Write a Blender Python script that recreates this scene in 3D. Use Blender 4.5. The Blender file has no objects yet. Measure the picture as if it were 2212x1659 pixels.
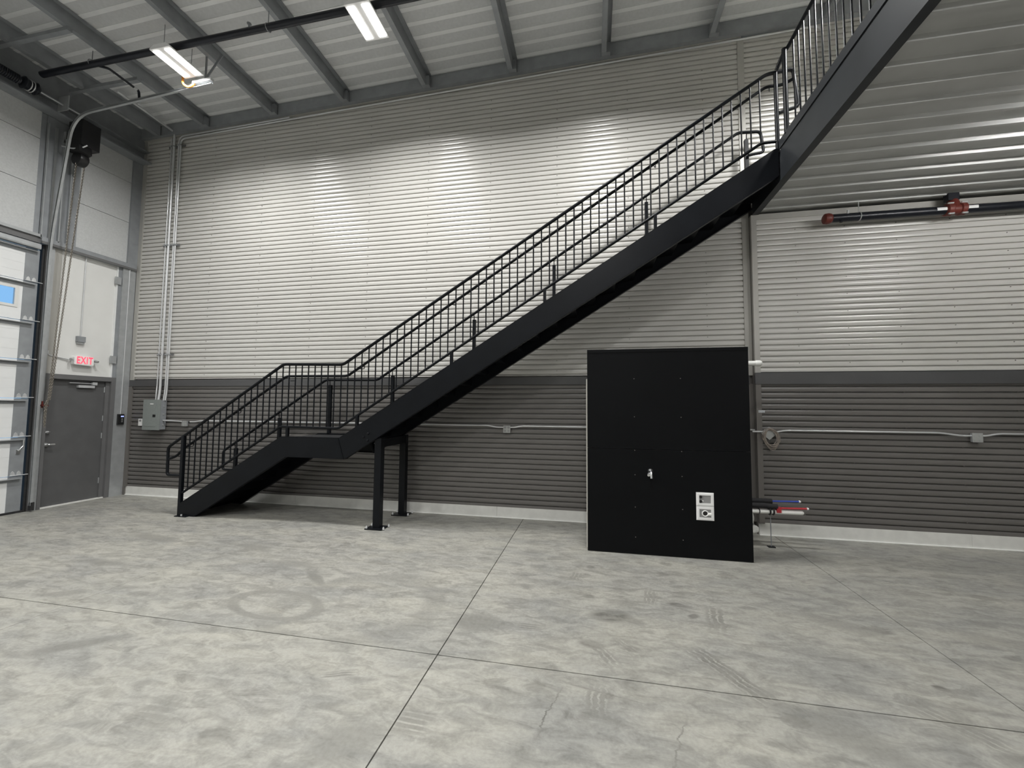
import bpy, math, random
from mathutils import Matrix, Vector
random.seed(7)
S = bpy.context.scene
COL = S.collection
# ---------------------------------------------------------------- camera, sky, exposure
CAM_H = 1.71
FOC, YAW, PITCH, ROLL = 880.0, .19615, .0598, .0075      # focal length in pixels of a 2212-wide frame
fw = Vector((-math.sin(YAW) * math.cos(PITCH), math.cos(YAW) * math.cos(PITCH), math.sin(PITCH)))
rt = Vector((math.cos(YAW), math.sin(YAW), 0)); up = rt.cross(fw)
r2 = math.cos(ROLL) * rt + math.sin(ROLL) * up; u2 = -math.sin(ROLL) * rt + math.cos(ROLL) * up
cd = bpy.data.cameras.new('camera'); cam = bpy.data.objects.new('camera', cd); COL.objects.link(cam)
cd.sensor_fit = 'HORIZONTAL'; cd.sensor_width = 36.0; cd.lens = FOC / 2212 * 36
cd.clip_start = .05; cd.clip_end = 200
M = Matrix((r2, u2, -fw)).transposed().to_4x4(); M.translation = (0, 0, CAM_H)
cam.matrix_world = M
S.camera = cam
wd = bpy.data.worlds.new('world'); S.world = wd; wd.use_nodes = True
wd.node_tree.nodes['Background'].inputs[0].default_value = (.33, .63, 1.0, 1)
wd.node_tree.nodes['Background'].inputs[1].default_value = .9
S.view_settings.view_transform = 'Standard'; S.view_settings.look = 'None'
S.view_settings.gamma = 1.0; S.view_settings.use_curve_mapping = False
S.view_settings.exposure = 0.0
LAMP = 55.0             # watts of each high bay strip
S.cycles.use_light_tree = False; S.cycles.adaptive_threshold = .025
SPREAD = math.radians(160)
S.cycles.max_bounces = 7; S.cycles.diffuse_bounces = 4; S.cycles.glossy_bounces = 3; S.cycles.transmission_bounces = 4
# ---------------------------------------------------------------- materials
MAT = {}
def node_mat(name):
    m = bpy.data.materials.new(name); m.use_nodes = True
    nt = m.node_tree; b = nt.nodes['Principled BSDF']; MAT[name] = m
    return m, nt, b
def N(nt, typ, **kw):
    n = nt.nodes.new(typ)
    for k, v in kw.items(): setattr(n, k, v)
    return n
def noise(nt, scale, detail=4, vec=None, rough=.5, dist=0):
    n = N(nt, 'ShaderNodeTexNoise'); n.inputs['Scale'].default_value = scale; n.inputs['Detail'].default_value = detail
    n.inputs['Roughness'].default_value = rough; n.inputs['Distortion'].default_value = dist
    if vec: nt.links.new(vec, n.inputs['Vector'])
    return n.outputs['Fac']
def ramp(nt, fac, a, b, p0=.3, p1=.7):
    r = N(nt, 'ShaderNodeValToRGB'); e = r.color_ramp.elements
    e[0].position = p0; e[1].position = p1; e[0].color = (*a, 1); e[1].color = (*b, 1)
    nt.links.new(fac, r.inputs[0]); return r.outputs[0]
def pos(nt, scale=(1, 1, 1)):
    g = N(nt, 'ShaderNodeNewGeometry'); mp = N(nt, 'ShaderNodeMapping'); mp.inputs['Scale'].default_value = scale
    nt.links.new(g.outputs['Position'], mp.inputs['Vector']); return mp.outputs[0]
def paint(name, col, rough=.5, metal=0.0, var=.08, scale=6.0, spec=.5, bump=0.0, coat=0.0, stretch=(1, 1, 1)):
    m, nt, b = node_mat(name)
    v = pos(nt, stretch)
    f = noise(nt, scale, 2, v)
    lo = tuple(max(0, c * (1 - var)) for c in col); hi = tuple(min(1, c * (1 + var)) for c in col)
    nt.links.new(ramp(nt, f, lo, hi), b.inputs['Base Color'])
    b.inputs['Roughness'].default_value = rough; b.inputs['Metallic'].default_value = metal
    b.inputs['Specular IOR Level'].default_value = spec
    if coat: b.inputs['Coat Weight'].default_value = coat; b.inputs['Coat Roughness'].default_value = .25
    if bump:
        bp = N(nt, 'ShaderNodeBump'); bp.inputs['Strength'].default_value = bump; bp.inputs['Distance'].default_value = .004
        nt.links.new(noise(nt, scale * 12, 3, v), bp.inputs['Height']); nt.links.new(bp.outputs[0], b.inputs['Normal'])
    return m
def glow(name, col, strength):
    m, nt, b = node_mat(name)
    b.inputs['Base Color'].default_value = (*col, 1)
    b.inputs['Emission Color'].default_value = (*col, 1); b.inputs['Emission Strength'].default_value = strength
    return m
paint('siding_light', (.60, .588, .56), .25, 0, .02, 1.5, .5)
paint('siding_dark', (.145, .137, .130), .30, 0, .03, 1.5, .6)
paint('band_grey', (.085, .085, .087), .4, .1, .04, 3)
paint('trim_light', (.46, .45, .42), .4, .15, .03, 3)
paint('trim_dark', (.16, .15, .14), .42, .15, .03, 3)
paint('curb', (.74, .74, .71), .6, 0, .05, 9, .4, .2)
paint('curb_edge', (.92, .92, .90), .6, 0, .03, 9)
paint('black_steel', (.0060, .0070, .0090), .36, 0, .12, 5, .17)
paint('beam_steel', (.026, .029, .033), .42, .1, .16, 3, .35)
paint('black_panel', (.0038, .0042, .005), .55, 0, .1, 2, .12)
paint('panel_edge', (.55, .54, .5), .7, 0, .04, 8)
paint('galvanized', (.44, .455, .465), .40, .45, .07, 9, .5)
paint('galvanized_dull', (.30, .315, .33), .5, .25, .08, 7, .5)
paint('conduit', (.70, .71, .72), .28, .45, .04, 10, .6)
paint('deck_white', (.60, .61, .615), .6, 0, .04, 25, .3)
paint('strap_white', (.80, .81, .81), .45, 0, .03, 6, .5)
paint('soffit_deck', (.46, .465, .455), .32, 0, .05, 4, .5)
paint('liner_white', (.74, .74, .72), .55, 0, .02, 4)
paint('insulation_panel', (.55, .56, .56), .6, 0, .05, 40, .3)
paint('door_white', (.80, .81, .81), .45, 0, .02, 5)
paint('door_grey', (.105, .105, .107), .5, 0, .06, 6, .4)
paint('frame_grey', (.14, .14, .142), .45, 0, .05, 6)
paint('panel_grey', (.25, .275, .265), .5, .1, .04, 30)
paint('plastic_white', (.90, .90, .90), .4, 0, .02, 8)
paint('pvc', (.87, .87, .84), .35, 0, .03, 8)
paint('plastic_black', (.012, .012, .013), .4, 0, .1, 9)
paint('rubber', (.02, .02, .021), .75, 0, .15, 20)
paint('foam_black', (.022, .022, .023), .8, 0, .15, 30, .3, .3)
paint('pipe_black', (.012, .014, .020), .35, .2, .15, 8)
paint('coupling_red', (.15, .028, .020), .45, 0, .12, 12)
paint('pex_red', (.42, .03, .04), .35, 0, .05, 12)
paint('pex_blue', (.04, .08, .42), .35, 0, .05, 12)
paint('chrome', (.88, .89, .90), .30, 1.0, .02, 9)
paint('cable', (.30, .26, .225), .55, 0, .2, 30)
paint('chain_steel', (.22, .20, .17), .45, .6, .2, 40)
paint('screw_grey', (.20, .19, .18), .4, .4, .1, 30)
paint('orange', (.75, .30, .05), .5, 0, .05, 12)
paint('box_inner', (.30, .30, .30), .6, 0, .06, 12)
paint('hole_dark', (.02, .018, .017), .8, 0, .1, 12)
paint('joint_dark', (.055, .053, .05), .9, 0, .1, 12)
paint('tread_steel', (.03, .031, .033), .45, .2, .15, 30, .5, .4)
paint('sticker', (.50, .52, .54), .5, 0, .55, 90)
paint('plate_grey', (.42, .43, .42), .45, .3, .04, 12)
glow('lens', (1.0, .985, .95), 6.0)
glow('tube_lamp', (1.0, .99, .97), 145.0)
glow('exit_red', (1.0, .07, .12), 1.1)
glow('display_blue', (.35, .42, 1.0), 1.2)
# glass
m, nt, b = node_mat('glass'); b.inputs['Base Color'].default_value = (.85, .93, 1, 1); b.inputs['Roughness'].default_value = .03
b.inputs['Transmission Weight'].default_value = 1; b.inputs['IOR'].default_value = 1.02
# concrete floor: one recipe, each slab with the scuffs, boot prints and tyre prints left on it
STAINS = [(.86, 2.98, -56, .34, .085, .62, 'box', 4), (.14, 3.58, 10, .20, .11, .8), (.30, 3.55, -30, .13, .06, .55), (.71, 4.58, -20, .08, .05, .7), (.71, 3.89, -10, .09, .05, .85),
          (-.03, 4.61, 0, .06, .05, .7), (-.04, 3.91, 20, .06, .05, .6), (.82, 3.71, 50, .07, .04, .6), (2.11, 3.10, 0, .05, .035, .8), (3.52, 4.65, -10, .14, .06, .55),
          (-.01, 3.14, -10, .11, .06, .6), (.99, 3.72, 80, .22, .08, .5, 'box', 3), (.51, 4.0, 80, .16, .07, .4, 'box', 4), (-.17, 4.33, 80, .12, .07, .45, 'box', 4),
          (.22, 3.85, 0, .12, .06, .45, 'box', 4), (-.5, 3.26, 5, .1, .06, .5, 'box', 4), (.22, 3.18, -50, .12, .06, .4, 'box', 4), (.07, 3.04, -60, .16, .06, .5, 'box', 3),
          (.02, 2.54, 85, .16, .08, .4, 'box', 4), (-2.7, 3.17, -8, .50, .25, .42, 'ring'), (-2.0, 3.3, 20, .78, .66, .22, 'ring'), (-4.04, 4.36, -12, .3, .1, .4), (-2.72, 3.72, -35, .3, .06, .5),
          (-3.63, 2.34, 35, .33, .08, .5), (-4.74, 2.94, 20, .25, .07, .4), (-.97, 2.18, 0, .11, .09, .45, 'box', 5), (-1.6, 2.46, 20, .12, .04, .5, 'box', 3), (-.92, 3.25, 10, .22, .16, .5),
          (-2.41, 1.96, 0, .12, .12, .4, 'box', 5), (-1.25, 1.98, 30, .2, .16, .35), (1.9, 3.85, -30, .35, .12, .3), (-3.2, 4.0, 0, .35, .1, .3), (-5.6, 4.4, -10, .5, .12, .4), (-5.2, 3.6, 0, .4, .08, .35),
          (1.3, 2.55, -30, .4, .12, .3), (3.0, 3.8, -15, .4, .1, .3), (1.6, 2.1, 30, .3, .1, .35), (1.95, 2.75, -45, .22, .08, .4, 'box', 4), (-.25, 2.4, 76, .24, .006, .7, 'box'), (.05, 2.63, -12, .30, .006, .5, 'box'), (.42, 2.3, 70, .3, .006, .5, 'box')]
def concrete(name, stains):
    m, nt, b = node_mat(name)
    v = pos(nt); va = pos(nt, (.7, 1.6, 1))
    big = noise(nt, 1.5, 3, va, .65, .5); mid = noise(nt, 7.0, 4, va, .70, .7); fine = noise(nt, 38, 2, v, .65)
    def mul(a, c):
        x = N(nt, 'ShaderNodeMix', data_type='RGBA', blend_type='MULTIPLY'); x.inputs[0].default_value = 1
        nt.links.new(a, x.inputs[6]); nt.links.new(c, x.inputs[7]); return x.outputs[2]
    def mth(op, a, c=None):
        x = N(nt, 'ShaderNodeMath', operation=op)
        for i, s in enumerate((a, c)):
            if s is None: continue
            if isinstance(s, (int, float)): x.inputs[i].default_value = s
            else: nt.links.new(s, x.inputs[i])
        return x.outputs[0]
    col = mul(mul(ramp(nt, big, FLOOR_LO, FLOOR_HI, .33, .66), ramp(nt, mid, (.74, .74, .73), (1.10, 1.10, 1.09), .34, .60)), ramp(nt, fine, (.90, .90, .90), (1.08, 1.08, 1.08), .3, .7))
    vo = N(nt, 'ShaderNodeTexVoronoi'); vo.inputs['Scale'].default_value = 4.6; nt.links.new(pos(nt, (.8, 1.25, 0)), vo.inputs['Vector'])
    rnd = N(nt, 'ShaderNodeSeparateColor'); nt.links.new(vo.outputs['Color'], rnd.inputs[0])
    ft = N(nt, 'ShaderNodeMapRange'); ft.inputs[1].default_value = -.04; ft.inputs[2].default_value = .06; nt.links.new(mth('SUBTRACT', mth('MULTIPLY', rnd.outputs[0], .36), mth('ADD', vo.outputs['Distance'], mth('MULTIPLY', mth('SUBTRACT', mid, .5), .7))), ft.inputs[0])
    fm = N(nt, 'ShaderNodeMix', data_type='RGBA', blend_type='MIX'); nt.links.new(mth('MULTIPLY', ft.outputs[0], mth('MULTIPLY', rnd.outputs[1], .30)), fm.inputs[0])
    nt.links.new(col, fm.inputs[6]); fm.inputs[7].default_value = (.12, .116, .103, 1); col = fm.outputs[2]
    bk = N(nt, 'ShaderNodeMapRange'); bk.inputs[1].default_value = .40; bk.inputs[2].default_value = .58; bk.inputs[3].default_value = .25; bk.inputs[4].default_value = 1.0; nt.links.new(mid, bk.inputs[0]); brk = bk.outputs[0]
    if stains:
        warp = N(nt, 'ShaderNodeVectorMath', operation='MULTIPLY_ADD')
        cmb = N(nt, 'ShaderNodeCombineXYZ'); nt.links.new(mid, cmb.inputs[0]); nt.links.new(big, cmb.inputs[1]); nt.links.new(cmb.outputs[0], warp.inputs[0])
        warp.inputs[1].default_value = (.10, .10, 0); nt.links.new(N(nt, 'ShaderNodeNewGeometry').outputs['Position'], warp.inputs[2])
        total = None
        for cx, cy, a, hl, hw, dark, *rest in stains:
            kind = rest[0] if rest else 'ellipse'; stripes = rest[1] if len(rest) > 1 else 0
            mp = N(nt, 'ShaderNodeMapping', vector_type='TEXTURE')
            mp.inputs['Location'].default_value = (cx + .05, cy + .05, 0); mp.inputs['Rotation'].default_value = (0, 0, math.radians(a)); mp.inputs['Scale'].default_value = (hl, hw, 1)
            nt.links.new(warp.outputs[0], mp.inputs['Vector'])
            if kind == 'box':
                sp = N(nt, 'ShaderNodeSeparateXYZ'); nt.links.new(mp.outputs[0], sp.inputs[0])
                d = mth('MAXIMUM', mth('ABSOLUTE', sp.outputs[0]), mth('ABSOLUTE', sp.outputs[1]))
            else:
                ln = N(nt, 'ShaderNodeVectorMath', operation='LENGTH'); nt.links.new(mp.outputs[0], ln.inputs[0]); d = ln.outputs['Value']
                if kind == 'ring': d = mth('MULTIPLY', mth('ABSOLUTE', mth('SUBTRACT', d, .85)), 6.5)
            mr = N(nt, 'ShaderNodeMapRange'); mr.inputs[1].default_value = .55; mr.inputs[2].default_value = 1.05; mr.inputs[3].default_value = dark; mr.inputs[4].default_value = 0
            nt.links.new(d, mr.inputs[0]); f = mr.outputs[0]
            if stripes: f = mth('MULTIPLY', f, mth('GREATER_THAN', mth('SINE', mth('MULTIPLY', sp.outputs[1], stripes * math.pi)), -.55))
            total = f if total is None else mth('MAXIMUM', total, f)
        x = N(nt, 'ShaderNodeMix', data_type='RGBA', blend_type='MIX'); nt.links.new(mth('MULTIPLY', total, brk), x.inputs[0])
        nt.links.new(col, x.inputs[6]); x.inputs[7].default_value = (.10, .097, .086, 1); col = x.outputs[2]
    nt.links.new(col, b.inputs['Base Color']); b.inputs['Roughness'].default_value = .5; b.inputs['Specular IOR Level'].default_value = .4
    bp = N(nt, 'ShaderNodeBump'); bp.inputs['Strength'].default_value = .12; bp.inputs['Distance'].default_value = .004
    nt.links.new(fine, bp.inputs['Height']); nt.links.new(bp.outputs[0], b.inputs['Normal'])
FLOOR_LO, FLOOR_HI = (.275, .274, .258), (.362, .354, .318)
concrete('concrete', [])
# ---------------------------------------------------------------- mesh helpers (world coordinates; build() moves them to the parent's frame)
def tag(o, label=None, cat=None, group=None, kind=None):
    if label: o['label'] = label
    if cat: o['category'] = cat
    if group: o['group'] = group
    if kind: o['kind'] = kind
    return o
ORG = {}
def empty(name, loc, label=None, cat=None, group=None, kind=None):
    o = bpy.data.objects.new(name, None); COL.objects.link(o); o.location = loc; o.empty_display_size = .1
    ORG[o] = Vector(loc); return tag(o, label, cat, group, kind)
class MB:
    def __init__(s): s.v = []; s.f = []
    def add(s, vs, fs):
        n = len(s.v); s.v += [tuple(p) for p in vs]; s.f += [tuple(i + n for i in f) for f in fs]; return s
    def box(s, a, b):
        (x0, y0, z0), (x1, y1, z1) = a, b
        return s.add([(x0, y0, z0), (x1, y0, z0), (x1, y1, z0), (x0, y1, z0), (x0, y0, z1), (x1, y0, z1), (x1, y1, z1), (x0, y1, z1)],
                     [(3, 2, 1, 0), (4, 5, 6, 7), (0, 1, 5, 4), (1, 2, 6, 5), (2, 3, 7, 6), (3, 0, 4, 7)])
    def prism(s, poly, a, b, axis=1):
        """poly in the two remaining axes (x,z for axis 1; y,z for axis 0; x,y for axis 2), extruded from a to b"""
        def P(p, t):
            return {1: (p[0], t, p[1]), 0: (t, p[0], p[1]), 2: (p[0], p[1], t)}[axis]
        n = len(poly)
        vs = [P(p, a) for p in poly] + [P(p, b) for p in poly]
        fs = [tuple(range(n)), tuple(range(2 * n - 1, n - 1, -1))] + [(i, i + n, (i + 1) % n + n, (i + 1) % n) for i in range(n)]
        return s.add(vs, fs)
    def obox(s, p, ax, ay, az):
        """oriented box: centre p, half axes"""
        p, ax, ay, az = map(Vector, (p, ax, ay, az))
        vs = [p + i * ax + j * ay + k * az for k in (-1, 1) for j in (-1, 1) for i in (-1, 1)]
        return s.add(vs, [(0, 2, 3, 1), (4, 5, 7, 6), (0, 1, 5, 4), (1, 3, 7, 5), (3, 2, 6, 7), (2, 0, 4, 6)])
    def tube(s, pts, r, n=10, cap=True, closed=False):
        pts = [Vector(p) for p in pts]; k = len(pts); rs = r if isinstance(r, (list, tuple)) else [r] * k
        rings = []; ref = None
        for i, p in enumerate(pts):
            a = pts[i - 1] if i > 0 or closed else None; c = pts[(i + 1) % k] if i < k - 1 or closed else None
            d1 = (p - a).normalized() if a is not None else None; d2 = (c - p).normalized() if c is not None else None
            t = ((d1 + d2) if d1 is not None and d2 is not None else (d1 or d2)).normalized()
            if ref is None: ref = Vector((0, 0, 1)) if abs(t.z) < .9 else Vector((0, 1, 0))
            u = (ref - t * ref.dot(t)).normalized(); w = t.cross(u); ref = u
            st = 1 / max(.4, t.dot(d2 if d2 is not None else d1))
            e = t
            rings.append([p + rs[i] * (math.cos(2 * math.pi * j / n) * u + math.sin(2 * math.pi * j / n) * w) * (1 if st < 1.001 else 1 + .5 * (st - 1)) for j in range(n)])
        vs = [q for g in rings for q in g]; fs = []
        m = k if closed else k - 1
        for i in range(m):
            i2 = (i + 1) % k
            for j in range(n):
                j2 = (j + 1) % n
                fs.append((i * n + j, i * n + j2, i2 * n + j2, i2 * n + j))
        if cap and not closed: fs += [tuple(range(n - 1, -1, -1)), tuple(range((k - 1) * n, k * n))]
        return s.add(vs, fs)
    def cyl(s, a, b, r, n=12): return s.tube([a, b], r, n)
    def build(s, name, mat, parent=None, smooth=False, kind=None):
        me = bpy.data.meshes.new(name); off = ORG.get(parent, Vector((0, 0, 0))) if parent else Vector((0, 0, 0))
        me.from_pydata([tuple(Vector(p) - off) for p in s.v], [], s.f); me.update()
        me.materials.append(MAT[mat])
        if smooth:
            me.polygons.foreach_set('use_smooth', [True] * len(me.polygons)); me.update()
            try: me.set_sharp_from_angle(angle=math.radians(40))
            except Exception: pass
        o = bpy.data.objects.new(name, me); COL.objects.link(o)
        if parent: o.parent = parent
        ORG[o] = off
        if kind: o['kind'] = kind
        return o
def box(name, a, b, mat, parent=None): return MB().box(a, b).build(name, mat, parent)
def tube(name, pts, r, mat, parent=None, n=10): return MB().tube(pts, r, n).build(name, mat, parent, True)
def arc(pts, rad, seg=6):
    """round the inner corners of a polyline"""
    P = [Vector(p) for p in pts]; out = [P[0]]
    for a, p, c in zip(P, P[1:], P[2:]):
        d1 = (a - p); d2 = (c - p); r = min(rad, d1.length * .49, d2.length * .49)
        s0 = p + d1.normalized() * r; s1 = p + d2.normalized() * r
        for i in range(seg + 1):
            t = i / seg; out.append((1 - t) ** 2 * s0 + 2 * t * (1 - t) * p + t * t * s1)
    out.append(P[-1]); return out
def share(src, name, parent, loc, scale=(1, 1, 1)):
    o = bpy.data.objects.new(name, src); COL.objects.link(o); o.parent = parent
    o.location = Vector(loc) - ORG[parent]; o.scale = scale; ORG[o] = Vector(loc); return o
def unit_mesh(mb, name, mat, smooth=True):
    o = mb.build(name, mat, None, smooth); me = o.data; bpy.data.objects.remove(o); return me
# ---------------------------------------------------------------- setting: floor
XL, XR, YB, YF = -8.88, 12.0, 6.35, -8.0       # room: left wall, right wall, back wall, wall behind the camera
YR = 6.26                                       # right half of the back wall stands a little forward
def deck_z(x): return 7.46 + .0245 * x
def trim_z(x): return 7.245 + .0225 * x
floor = box('floor', (XL - .3, YF - .2, -.2), (XR + .2, YB + .2, -.05), 'joint_dark'); tag(floor, kind='structure')
xs = [XL - .12, -7.85, -4.425, -1.065, 2.415, 5.8, 9.2, XR]; ys = [YF, -3.8, -.55, 2.778, YB + .1]
for i in range(len(xs) - 1):
    for j in range(len(ys) - 1):
        g0 = .0015 if abs(xs[i] + 4.425) < .01 else .0042; g1 = .0015 if abs(xs[i + 1] + 4.425) < .01 else .0042
        if xs[i] < -7 and xs[i] > -8: g0 = .0008
        if xs[i + 1] < -7: g1 = .0008
        mine = [q for q in STAINS if xs[i] - .3 < q[0] < xs[i + 1] + .3 and ys[j] - .3 < q[1] < ys[j + 1] + .3]
        nm = 'concrete'
        if mine: nm = 'concrete_%d_%d' % (i, j); concrete(nm, mine)
        box('slab', (xs[i] + g0, ys[j] + .004, -.05), (xs[i + 1] - g1, ys[j + 1] - .004, 0), nm, floor)
# ---------------------------------------------------------------- back wall
def siding(name, x0, x1, z0, z1, y, phase, mat, parent, depth=.030, pitch=.0788):
    """trapezoidal siding sheet with its ribs running along x; outer flats towards -y"""
    prof = []; k = math.floor((z0 - phase) / pitch) - 1
    w = [(0, depth), (.0115, depth), (.0140, .0036)] + [(.014 + .0585 * q / 6, .0036 * ((q - 3) / 3) ** 2) for q in range(1, 6)] + [(.0725, .0036)]      # z offset, depth back
    pts = []
    while phase + k * pitch < z1 + pitch:
        for dz, d in w: pts.append((phase + k * pitch + dz, d))
        k += 1
    pts = [(z, d) for z, d in pts if z0 < z < z1]
    pts = [(z0, pts[0][1])] + pts + [(z1, pts[-1][1])]
    vs = []; fs = []
    for z, d in pts: vs += [(x0, y + d, z), (x1, y + d, z)]
    for i in range(len(pts) - 1): fs.append((2 * i, 2 * i + 1, 2 * i + 3, 2 * i + 2))
    n = len(vs); b = y + depth + .005
    vs += [(x0, b, z0), (x1, b, z0), (x0, b, z1), (x1, b, z1)]
    fs += [(n + 1, n, n + 2, n + 3)]
    return MB().add(vs, fs).build(name, mat, parent, True)
wb = empty('wall_back', (0, YB, 0), kind='structure')
MB().box((XL - .3, YB + .04, 0), (XR + .2, YB + .2, 7.2)).build('backing', 'trim_dark', wb)
siding('siding_sheet', -8.80, 2.16, 2.225, 7.26, YB, .035, 'siding_light', wb)
siding('siding_sheet', 2.22, XR, 4.98, 7.5, YB, .035, 'siding_light', wb)
siding('siding_sheet', -8.80, 2.16, .165, 2.085, YB, .05, 'siding_dark', wb)
wr = empty('wall_back_right', (2.235, YR, 0), kind='structure')
siding('siding_sheet', 2.30, XR, 2.245, 4.43, YR, .018, 'siding_light', wr)
siding('siding_sheet', 2.30, XR, .17, 2.075, YR, .065, 'siding_dark', wr)
box('furring', (2.235, YR + .037, .0), (XR, YB + .03, 4.5), 'trim_dark', wr)
box('band_trim', (-8.90, YB - .016, 2.085), (2.19, YB + .03, 2.205), 'band_grey', wb)
box('drip_edge', (-8.90, YB - .019, 2.078), (2.19, YB, 2.086), 'joint_dark', wb)
box('band_trim', (2.232, YR - .016, 2.075), (XR, YR + .01, 2.235), 'band_grey', wr)
box('drip_edge', (2.232, YR - .019, 2.068), (XR, YR, 2.076), 'joint_dark', wr)
box('corner_trim', (-8.87, YB - .016, 2.205), (-8.79, YB + .03, 7.1), 'trim_light', wb)
box('corner_trim', (-8.90, YB - .018, .16), (-8.80, YB + .03, 2.085), 'trim_dark', wb)
box('edge_trim', (2.145, YB - .012, 2.205), (2.235, YB + .03, 7.27), 'trim_light', wb)
box('edge_trim', (2.145, YB - .012, .16), (2.235, YB + .03, 2.085), 'trim_dark', wb)
box('edge_trim', (2.236, YR - .014, 2.235), (2.305, YR + .03, 4.5), 'trim_light', wr)
box('edge_trim', (2.236, YR - .014, .16), (2.305, YR + .03, 2.075), 'trim_dark', wr)
box('top_trim', (2.305, YR - .008, 4.43), (XR, YR + .03, 4.51), 'trim_light', wr)
scr = MB()
def screws(x0, x1, z0, z1, y, dx, dz, px, pz):
    x = x0 + px
    while x < x1:
        z = z0 + pz
        while z < z1:
            scr.tube([(x, y + .003, z), (x, y - .005, z)], .0065, 6); z += dz
        x += dx
screws(2.3, 7.5, 2.25, 4.4, YR, .61, .2364, .5, .115); screws(2.3, 7.5, .2, 2.06, YR, .61, .2364, .5, .11)
screws(-8.8, 2.1, 2.25, 7.0, YB, 1.1, .1576, .55, .05); screws(-8.8, 2.1, .2, 2.0, YB, 1.1, .2364, .55, .1)
scr.build('screws', 'screw_grey', wb, kind='stuff')
bb = empty('baseboard_back', (0, YB, 0), kind='structure')
cx = [-8.83, -5.1, -1.49, 2.2]
for a, c in zip(cx, cx[1:]):
    o = box('curb_block', (a + .0015, YB + .0, 0), (c - .0015, YB + .06, .165), 'curb', bb)
    box('caulk_strip', (a, YB - .012, 0), (c, YB + .001, .011), 'curb_edge', bb)
for a, c in zip((2.24, 4.67, 7.1, 9.5), (4.67, 7.1, 9.5, XR)):
    box('curb_block', (a + .0015, YR + .0, 0), (c - .0015, YR + .06, .17), 'curb', bb)
    box('caulk_strip', (a, YR - .012, 0), (c, YR + .001, .011), 'curb_edge', bb)
box('end_block', (-8.90, YB - .02, 0), (-8.83, YB + .06, .16), 'trim_dark', bb)
# ---------------------------------------------------------------- ceiling: deck, purlins, rafter
ce = empty('ceiling', (0, 0, 7.3), kind='structure')
def fluted_deck(name, x0, x1, y0, y1, zf, pitch, slot, depth, ph, mat, parent, thick=.06):
    ys_ = []; y = y0; k = math.ceil((y0 - ph) / pitch)
    pts = [(y0, depth)]
    while ph + k * pitch + slot < y1:
        a = ph + k * pitch
        pts += [(a, depth), (a + .012, 0), (a + slot - .012, 0), (a + slot, depth)]; k += 1
    pts.append((y1, depth))
    vs = []; fs = []
    for y, d in pts: vs += [(x0, y, zf(x0) + d), (x1, y, zf(x1) + d)]
    for i in range(len(pts) - 1): fs.append((2 * i + 1, 2 * i, 2 * i + 2, 2 * i + 3))
    n = len(vs); t = depth + thick
    vs += [(x0, y0, zf(x0) + t), (x1, y0, zf(x1) + t), (x0, y1, zf(x0) + t), (x1, y1, zf(x1) + t)]
    fs += [(n, n + 1, n + 3, n + 2), (0, 1, n + 1, n), (n - 2, n + 2, n + 3, n - 1)]
    return MB().add(vs, fs).build(name, mat, parent)
MB().prism([(XL - .3, deck_z(XL - .3) + .006), (XR + .2, deck_z(XR + .2) + .006), (XR + .2, deck_z(XR + .2) + .1), (XL - .3, deck_z(XL - .3) + .1)], YF - .2, YB + .2).build('roof_liner', 'deck_white', ce)
y = 6.231
while y > YF:
    MB().prism([(XL - .3, deck_z(XL - .3)), (XR + .2, deck_z(XR + .2)), (XR + .2, deck_z(XR + .2) + .006), (XL - .3, deck_z(XL - .3) + .006)], y - .058, y).build('strap', 'strap_white', ce)
    y -= .221
for x in (-7.28, -5.77, -4.30, -2.76, -1.26, .23, 1.80, 3.33, 4.85, 6.38, 7.9, 9.4, 10.9):
    z1 = deck_z(x) - .002; z0 = trim_z(x) - .005
    prof = [(x - .075, z0 + .022), (x - .072, z0 + .022), (x - .072, z0 + .004), (x - .004, z0 + .004), (x - .004, z1), (x + .07, z1 + .001), (x + .07, z1 - .018), (x + .067, z1 - .018),
            (x + .067, z1 - .004), (x, z1 - .004), (x, z0), (x - .075, z0)]
    p = MB().prism(prof, YF, 6.24).build('purlin', 'galvanized_dull', ce)
    MB().box((x - .07, 6.17, z0 - .004), (x + .06, 6.24, z0 + .16)).build('clip', 'galvanized_dull', ce)
x = -8.38; z0 = trim_z(x) - .02
MB().prism([(x, z0), (x + .012, z0), (x + .012, deck_z(x)), (x + .09, deck_z(x)), (x + .09, deck_z(x) + .004), (x - .08, deck_z(x) + .004), (x - .08, z0 - .004), (x, z0 - .004)], YF, 6.24).build('purlin', 'galvanized_dull', ce)
for y in (4.12, 5.02, 2.6): MB().box((-8.72, y, 7.02), (-7.28, y + .06, 7.075)).build('bridging', 'galvanized_dull', ce)
pr = [(XL - .1, trim_z(XL)), (XR, trim_z(XR)), (XR, deck_z(XR) + .0), (XL - .1, deck_z(XL))]
MB().prism(pr, 6.255, YB + .1).build('rafter', 'galvanized_dull', ce)
tz = lambda x: trim_z(x) - .008
MB().prism([(XL, tz(XL) - .012), (2.2, tz(2.2) - .012), (2.2, tz(2.2) + .012), (XL, tz(XL) + .012)], YB - .03, YB + .02).build('edge_angle', 'trim_light', ce)
# walls outside the frame
tag(box('wall_right', (XR, YF - .2, 0), (XR + .2, YB + .2, 8.0), 'liner_white'), kind='structure')
tag(box('wall_front', (XL - .3, YF - .2, 0), (XR + .2, YF, 8.0), 'liner_white'), kind='structure')
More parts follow.
